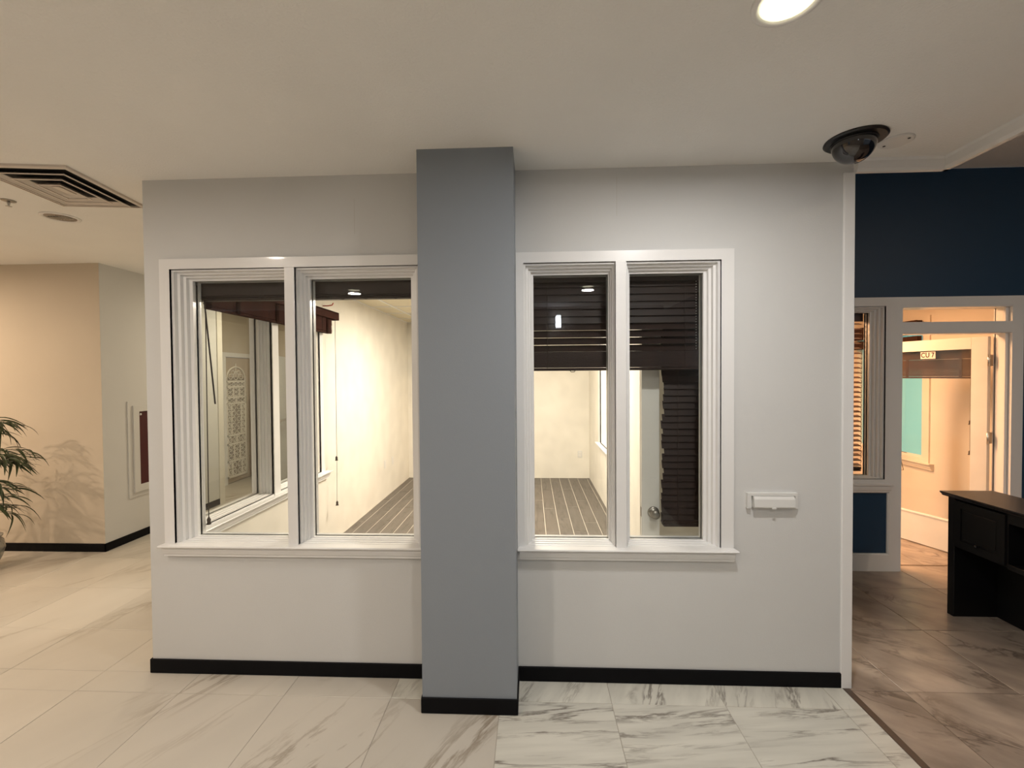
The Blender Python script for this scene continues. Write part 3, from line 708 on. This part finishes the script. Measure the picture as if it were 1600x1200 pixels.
# dome camera
r = empty('dome_camera', (1.575, 2.262, H), 'black smoked dome camera on the ceiling at the wall corner', 'camera')
MB().lathe([(0.0, 0.0), (0.128, 0.0), (0.130, -0.006), (0.122, -0.012), (0.0, -0.012)], (1.575, 2.262, H), seg=48, smooth=False).build('mounting_ring', dome_ring, r)
pr = [(0.092, -0.010)] + [(0.092*math.cos(a), -0.020-0.092*math.sin(a)) for a in [PI/2*k/10 for k in range(0, 11)]]
MB().lathe(pr, (1.572, 2.266, H), seg=40).build('dome', dome_m, r)
MB().lathe([(0.094, -0.012), (0.097, -0.014), (0.094, -0.018)], (1.572, 2.266, H), seg=40).build('dome_collar', dome_ring, r)
r = empty('ceiling_cover', (1.786, 2.288, H), 'round white blank cover plate on the ceiling beside the dome camera', 'cover')
MB().lathe([(0, 0), (0.072, 0), (0.072, -0.004), (0.066, -0.008), (0, -0.008)], (1.786, 2.288, H), seg=40, smooth=False).build('cover_plate', plastic, r)
for dx, dy in ((-0.03, 0.035), (0.03, -0.04)):
    MB().lathe([(0.006, -0.007), (0.006, -0.010), (0, -0.010)], (1.786+dx, 2.288+dy, H), seg=12).build('screw', darkmetal, r)

# square air diffuser
vr = empty('air_vent', (-2.745, 2.55, H), 'square white louvred air vent on the left ceiling', 'vent', rz=math.radians(7))
def ring(mb, a0, b0, z0, a1, b1, z1, th=0.004):
    vs = []
    for (a, b, z) in ((a0, b0, z0), (a1, b1, z1), (a1, b1, z1+th), (a0, b0, z0+th)):
        vs += [(-a, -b, z), (a, -b, z), (a, b, z), (-a, b, z)]
    fs = []
    for i in range(4):
        j = (i+1) % 4
        for k in range(4):
            k2 = (k+1) % 4; fs.append((i*4+k, i*4+k2, j*4+k2, j*4+k))
    mb.add(vs, fs)
ax, ay = 0.255, 0.292
mb = MB(); ring(mb, ax, ay, -0.012, ax-0.018, ay-0.018, -0.016, 0.012); mb.build('frame', ventwhite, vr)
MB().box(-ax+0.015, ax-0.015, -ay+0.015, ay-0.015, -0.004, -0.002).build('duct', black, vr)
for k in range(3):
    o_ = 0.050+k*0.066
    mb = MB(); ring(mb, ax-o_-0.012, ay-o_-0.012, -0.024-k*0.003, ax-o_-0.040, ay-o_-0.040, -0.008)
    ring(mb, ax-o_-0.004, ay-o_-0.004, -0.027-k*0.003, ax-o_-0.014, ay-o_-0.014, -0.027-k*0.003, 0.003)
    mb.build('louvre', ventwhite, vr)
MB().box(-ax+0.235, ax-0.235, -ay+0.235, ay-0.235, -0.024, -0.010).build('centre_plate', ventwhite, vr)

r = empty('sprinkler', (-3.30, 2.72, H), 'small fire sprinkler head on the ceiling left of the vent', 'sprinkler')
MB().lathe([(0.0, 0), (0.036, 0.0), (0.034, -0.005), (0.016, -0.008), (0, -0.008)], (-3.30, 2.72, H), seg=24).build('escutcheon', nickel, r)
MB().lathe([(0.008, -0.006), (0.008, -0.022), (0.005, -0.026), (0.005, -0.036), (0, -0.036)], (-3.30, 2.72, H), seg=12).build('body', chrome, r)
MB().lathe([(0.0, -0.036), (0.016, -0.036), (0.014, -0.039), (0.0, -0.039)], (-3.30, 2.72, H), seg=12).build('deflector', chrome, r)

# ------------------------------------------------------------------ left hallway
XH, YH, XRc = -4.229, 4.232, -4.878
wall('wall_left_front', 'Y', -7.5, XH, YH, YH+0.12, 0, H, [], paint_beige, 'beige wall behind the potted palm')
wall('wall_left_return', 'X', YH+0.0008, 5.94, XH-0.12, XH+0.001, 0, H, [], paint, 'hallway wall with the red cabinet')
wall('wall_left_stub', 'Y', XRc, XH-0.12, 5.82, 5.94, 0, H, [], paint_beige, 'short return wall at the recess of the hallway')
wall('wall_left_recess', 'X', 5.94, 9.5, XRc-0.12, XRc, 0, H, [(6.93, 7.72, 0, 2.06)], paint_beige, 'recessed hallway wall with the carved door')
wall('wall_hall_cross', 'Y', XRc, -4.25, 7.86, 7.96, 0, H, [], paint_beige, 'cross wall at the end of the hallway recess')
wall('wall_hall_end', 'Y', -4.88, -2.08, 9.5, 9.6, 0, H, [], paint_beige, 'far end wall of the hallway')
base('baseboard_corner', [(-7.5, XH+0.010, YH-0.010, YH), (XH, XH+0.010, YH-0.010, 5.86)], 'black baseboard along the beige left wall')
B2 = mat('white_corner_post', (0.7, 0.68, 0.62), 0.5)
tag(B(XH-0.0, XH+0.012, 5.86, 5.955, 0, H).build('trim_6', B2), 'white corner post where the hallway recess begins', 'trim', kind='structure')

# carved door
d3 = empty('door_3', (XRc, 7.32, 0), 'white hallway door carrying a carved fretwork panel', 'door', kind='structure')
def Pd(u, d, z): return (XRc-d, u, z)
mb = MB(); board(mb, 6.86, 7.79, 0, 2.12, [(6.94, 7.72, -0.01, 2.05)], Pd, -0.018, 0.0); mb.build('casing', white, d3)
B(XRc-0.05, XRc-0.012, 6.945, 7.715, 0.008, 2.045).build('leaf', mat('door_beige', (0.50, 0.42, 0.33), 0.5), d3)
for z in (0.3, 1.25, 1.95): MB().lathe([(0.009, -0.045), (0.009, 0.045)], (XRc+0.002, 7.725, z), seg=10).build('hinge', darkmetal, d3)
# fretwork: bars and scrolls
mb = MB(); fx0, fx1 = XRc-0.012, XRc+0.004; ya, yb, zb, zt_ = 6.955, 7.455, 0.085, 1.93
def bar(u0, u1, z0, z1): mb.box(fx0, fx1, u0, u1, z0, z1)
def scroll(u, z, ru, rz, n=14):
    pts = [(fx0+0.010, u+ru*math.cos(2*PI*k/n), z+rz*math.sin(2*PI*k/n)) for k in range(n)]
    mb.tube(pts, 0.007, 4, closed=True)
arch = 1.72
bar(ya, ya+0.035, zb, arch); bar(yb-0.035, yb, zb, arch)
W_ = yb-ya-0.07; u_ = ya+0.035
rows = [(0.12, 0.34, (0.22, 0.56, 0.22)), (0.37, 0.62, (0.33, 0.34, 0.33)), (0.65, 0.76, (0.5, 0.5)), (0.79, 1.28, (0.22, 0.56, 0.22)), (1.31, 1.38, (0.5, 0.5)), (1.41, 1.55, (0.33, 0.34, 0.33)), (1.58, 1.64, (1.0,))]
bar(ya, yb, zb, 0.12); prev = 0.12
for (z0, z1, cols) in rows:
    bar(ya, yb, z1, z1+0.03)
    u = u_
    for ci, cw in enumerate(cols):
        wv = W_*cw
        if ci: bar(u-0.010, u+0.010, z0, z1)
        nv = max(1, int(round((z1-z0)/0.09))); nh = max(1, int(round(wv/0.10)))
        for a in range(nv):
            for b_ in range(nh):
                cu = u+wv*(b_+0.5)/nh; cz = z0+(z1-z0)*(a+0.5)/nv
                ru = wv/nh*0.36; rz_ = (z1-z0)/nv*0.40
                scroll(cu, cz, ru, rz_); 
                mb.tube([(fx0+0.010, cu-ru, cz-rz_), (fx0+0.010, cu+ru*0.3, cz), (fx0+0.010, cu-ru*0.2, cz+rz_)], 0.006, 4)
        u += wv
n = 22
mb.tube([(fx0+0.010, (ya+yb)/2+(yb-ya)/2*0.93*math.cos(PI*k/n), arch-0.03+0.20*math.sin(PI*k/n)) for k in range(n+1)], 0.014, 5)
for k, (du, dz, ru, rz_) in enumerate([(-0.13, 0.03, 0.05, 0.04), (0.13, 0.03, 0.05, 0.04), (0, 0.05, 0.06, 0.07), (-0.07, 0.10, 0.04, 0.03), (0.07, 0.10, 0.04, 0.03)]):
    scroll((ya+yb)/2+du, arch-0.02+dz, ru, rz_)
mb.tube([(fx0+0.010, (ya+yb)/2, arch), (fx0+0.010, (ya+yb)/2, arch+0.23)], 0.010, 5)
mb.build('fretwork_panel', mat('carved_white', (0.80, 0.76, 0.68), 0.55), d3)
B(XRc-0.012, XRc-0.006, ya+0.01, yb-0.01, zb, arch).build('backing', mat('fretwork_backing', (0.24, 0.20, 0.155), 0.7), d3)
B(XRc, XRc+0.012, 6.30, 6.85, 0.001, 0.09).build('skirting', B2, d3)

# push-bar door standing ajar at the end of the hallway
a4 = math.atan2(0.983, -0.185)
d4 = empty('door_4', (-4.04, 6.87, 0), 'white push-bar door standing ajar at the far end of the hallway', 'door', kind='structure', rz=a4)
glossy_white = mat('glossy_pale_panel', (0.60, 0.62, 0.62), 0.2)
B(0, 0.95, 0, 0.045, 0.02, 2.06, c=0.003).build('leaf', glossy_white, d4)
mb = MB(); mb.tube([(0.08, -0.05, 1.02), (0.87, -0.05, 1.02)], 0.018, 8); mb.box(0.06, 0.12, -0.06, 0.0, 0.985, 1.055); mb.box(0.83, 0.89, -0.06, 0.0, 0.985, 1.055); mb.build('push_bar', chrome, d4)
mb = B(0.60, 0.86, -0.05, 0.0, 1.97, 2.03, c=0.004); mb.tube([(0.70, -0.04, 2.04), (0.93, -0.16, 2.05)], 0.008, 5); mb.build('door_closer', darkmetal, d4)

# wall cabinet on the hallway wall
r = empty('wall_cabinet', (XH, 4.80, 0.5), 'white-framed dark red wall cabinet in the left hallway', 'cabinet')
def Pc(u, d, z): return (XH-d, u, z)
mb = MB(); board(mb, 4.50, 5.12, 0.455, 1.475, [(4.575, 5.045, 0.525, 1.408)], Pc, -0.010, 0.0); mb.build('surround', paint, r)
mb = MB(); board(mb, 4.555, 5.065, 0.504, 1.428, [(4.625, 4.995, 0.577, 1.362)], Pc, -0.024, -0.006); mb.build('frame', paint, r)
B(XH+0.004, XH+0.012, 4.62, 5.0, 0.572, 1.367).build('door', redm, r)
MB().lathe([(0.012, 0.012), (0.012, 0.018), (0, 0.018)], (XH, 4.65, 1.33), axis='X', seg=12).build('corner_stud', plastic, r)

# ------------------------------------------------------------------ potted palm
px, py = -4.965, 3.78
pr_ = empty('potted_palm', (px, py, 0), 'green bamboo palm in a patterned glazed pot by the beige wall', 'plant')
MB().lathe([(0.0, 0.0), (0.085, 0.0), (0.10, 0.01), (0.145, 0.10), (0.165, 0.18), (0.155, 0.25), (0.135, 0.275), (0.150, 0.29), (0.152, 0.30), (0.135, 0.30), (0.125, 0.26), (0.0, 0.255)], (px, py, 0.0), seg=40).build('pot', potm, pr_)
MB().lathe([(0, 0.268), (0.127, 0.262), (0.125, 0.257)], (px, py, 0), seg=24).build('soil', soilm, pr_)
rnd = random.Random(11)
leafcache = []
def leaf_mesh(L, w, droop):
    """one arching lance-shaped leaf along +x"""
    n = 7; vs = []; 
    for i in range(n+1):
        t = i/n; ww = w*math.sin(PI*min(1, t*0.92+0.06))**0.8*(1-t*0.35)
        x = L*(t-0.12*droop*t*t); z = L*(0.30*t-droop*t*t*0.85)
        vs += [(x, -ww/2, z+0.12*ww), (x, 0, z-0.10*ww), (x, ww/2, z+0.12*ww)]
    fs = []
    for i in range(n):
        for k in range(2): fs.append((i*3+k, i*3+k+1, i*3+k+4, i*3+k+3))
    me = bpy.data.meshes.new('leaf'); me.from_pydata(vs, [], fs); me.materials.append(leafm)
    me.polygons.foreach_set('use_smooth', [True]*len(me.polygons)); return me
for k in range(6): leafcache.append(leaf_mesh([0.19, 0.23, 0.27, 0.21, 0.25, 0.17][k], [0.024, 0.031, 0.034, 0.020, 0.028, 0.021][k], [0.55, 0.8, 1.0, 1.3, 0.7, 1.1][k]))
stems = []
for k in range(9):
    a = k*2.4+0.3; rr = 0.03+0.06*rnd.random(); lean = rnd.uniform(0.05, 0.22); h = rnd.uniform(0.75, 1.32)
    p0 = Vector((px+rr*math.cos(a), py+rr*math.sin(a)*0.8, 0.26)); p1 = p0+Vector((lean*math.cos(a), lean*math.sin(a)*0.7, h-0.3))
    mid = (p0+p1)/2+Vector((0.03*math.cos(a), 0.02*math.sin(a), 0.05))
    MB().tube([p0, (p0+mid)/2+Vector((0, 0, 0.01)), mid, (mid+p1)/2, p1], [0.008, 0.007, 0.006, 0.005, 0.003], 6).build('stem', stemm, pr_)
    stems.append((p0, mid, p1, a))
def put_leaf(p, az, el, s, k):
    o = bpy.data.objects.new('leaf', leafcache[k % 6]); C.objects.link(o); o.parent = pr_
    o.location = Vector(p)-pr_.location; o.rotation_euler = (rnd.uniform(-0.5, 0.5), -el, az); o.scale = (s, s, s)
def branch(p, az, L, el, k, nl=8):
    """an arching side branch carrying a fan of leaves"""
    d = Vector((math.cos(az)*math.cos(el), math.sin(az)*math.cos(el), math.sin(el)))
    pts = [Vector(p)+d*(L*t)+Vector((0, 0, -0.30*L*t*t)) for t in (0, .25, .5, .75, 1)]
    for q in pts:
        if q.y > 4.15: q.y = 4.15
    MB().tube(pts, [0.004, 0.0035, 0.003, 0.0025, 0.0015], 5).build('branch', stemm, pr_)
    for i in range(nl):
        t = 0.30+0.70*i/(nl-1); j = min(3, int(t*4)); f_ = t*4-j; q = pts[j].lerp(pts[j+1], f_)
        side = 1 if i % 2 else -1
        aa = az+side*(0.85-0.55*t)+rnd.uniform(-.2, .2)
        s = rnd.uniform(0.7, 1.0)
        tip = q+Vector((math.cos(aa), math.sin(aa), 0))*0.22*s
        if tip.y > 4.21: aa = -abs(aa) if math.cos(aa) > 0 else aa+1.2; 
        if q.y+math.sin(aa)*0.24*s > 4.22: aa = 0.0
        put_leaf(q, aa, rnd.uniform(-0.3, 0.35), s, rnd.randrange(6))
rs = random.Random(3)
for z, az, L in ((1.25, 0.05, 0.34), (1.22, -0.35, 0.30), (1.16, 0.2, 0.22), (1.00, 0.10, 0.42), (0.97, -0.25, 0.45), (0.93, 0.35, 0.36), (0.90, 0.0, 0.30), (0.86, -0.6, 0.32), (0.72, -0.15, 0.34), (0.66, 0.15, 0.26), (0.60, -0.1, 0.36), (0.55, -0.45, 0.32), (0.50, 0.2, 0.25), (0.95, 0.0, 0.38), (0.91, -0.12, 0.42), (0.88, 0.12, 0.40), (1.27, -0.15, 0.3), (0.45, -0.05, 0.34)):
    branch((px-0.01, py+0.02, z+0.06), az, L, 0.30, 0, 10)
for z, az, L in ((1.2, 2.6, 0.3), (1.05, 3.4, 0.35), (0.9, -1.6, 0.3), (0.8, 4.0, 0.35), (0.6, 3.1, 0.33), (1.1, -1.2, 0.28)):
    branch((px, py, z), az, L, 0.35, 0, 7)

# ------------------------------------------------------------------ enclosure behind the camera
wall('wall_back', 'Y', -7.5, 7.2, -2.42, -2.3, 0, HR, [(2.9, 7.1, 0.1, 2.55), (-7.3, -5.1, 0.1, 2.40)], mat('taupe_paint', (0.30, 0.27, 0.24), 0.6), 'back wall behind the camera with assumed glazing that supplies the daylight')
wall('wall_far_left', 'X', -2.4, 4.3, -7.6, -7.5, 0, H, [], paint_beige, 'far left wall of the corridor')
wall('wall_far_right', 'X', -2.4, 4.1, 7.2, 7.3, 0, HR, [], navy, 'right wall of the reception')
r = empty('assumed_window_6', (5.0, -2.36, 0.1), 'unseen glazing assumed behind the camera on the right to supply daylight', 'window', kind='structure')  # assumed opening, goes with the added daylight lamp on the right
mb = MB(); board(mb, 2.9, 7.1, 0.1, 2.55, [(2.96+1.035*k, 2.96+1.035*k+0.975, 0.16, 2.49) for k in range(4)], lambda u, d, z: (u, -2.38+d, z), 0.0, 0.06)
mb.build('frame', darkmetal, r)

# wall lamp behind the camera, seen mirrored in the right window
r = empty('wall_lamp', (0.45, -2.3, 2.5), 'small cool white wall lamp high behind the camera, mirrored in the right window', 'lamp')
B(0.39, 0.51, -2.3, -2.285, 2.47, 2.73, c=0.003).build('back_plate', chrome, r)
B(0.405, 0.495, -2.285, -2.22, 2.50, 2.70, c=0.01).build('diffuser', mat('cool_diffuser', (1, 1, 1), 0.5, emit=(0.85, 0.9, 1.0), estr=22.0), r)

r = empty('assumed_window_7', (-6.2, -2.36, 0.1), 'unseen glazing assumed behind the camera on the left to supply daylight', 'window', kind='structure')  # assumed opening for the second added daylight lamp
mb = MB(); board(mb, -7.3, -5.1, 0.1, 2.40, [(-7.24, -6.23, 0.16, 2.34), (-6.17, -5.16, 0.16, 2.34)], lambda u, d, z: (u, -2.38+d, z), 0.0, 0.06)
mb.build('frame', darkmetal, r)
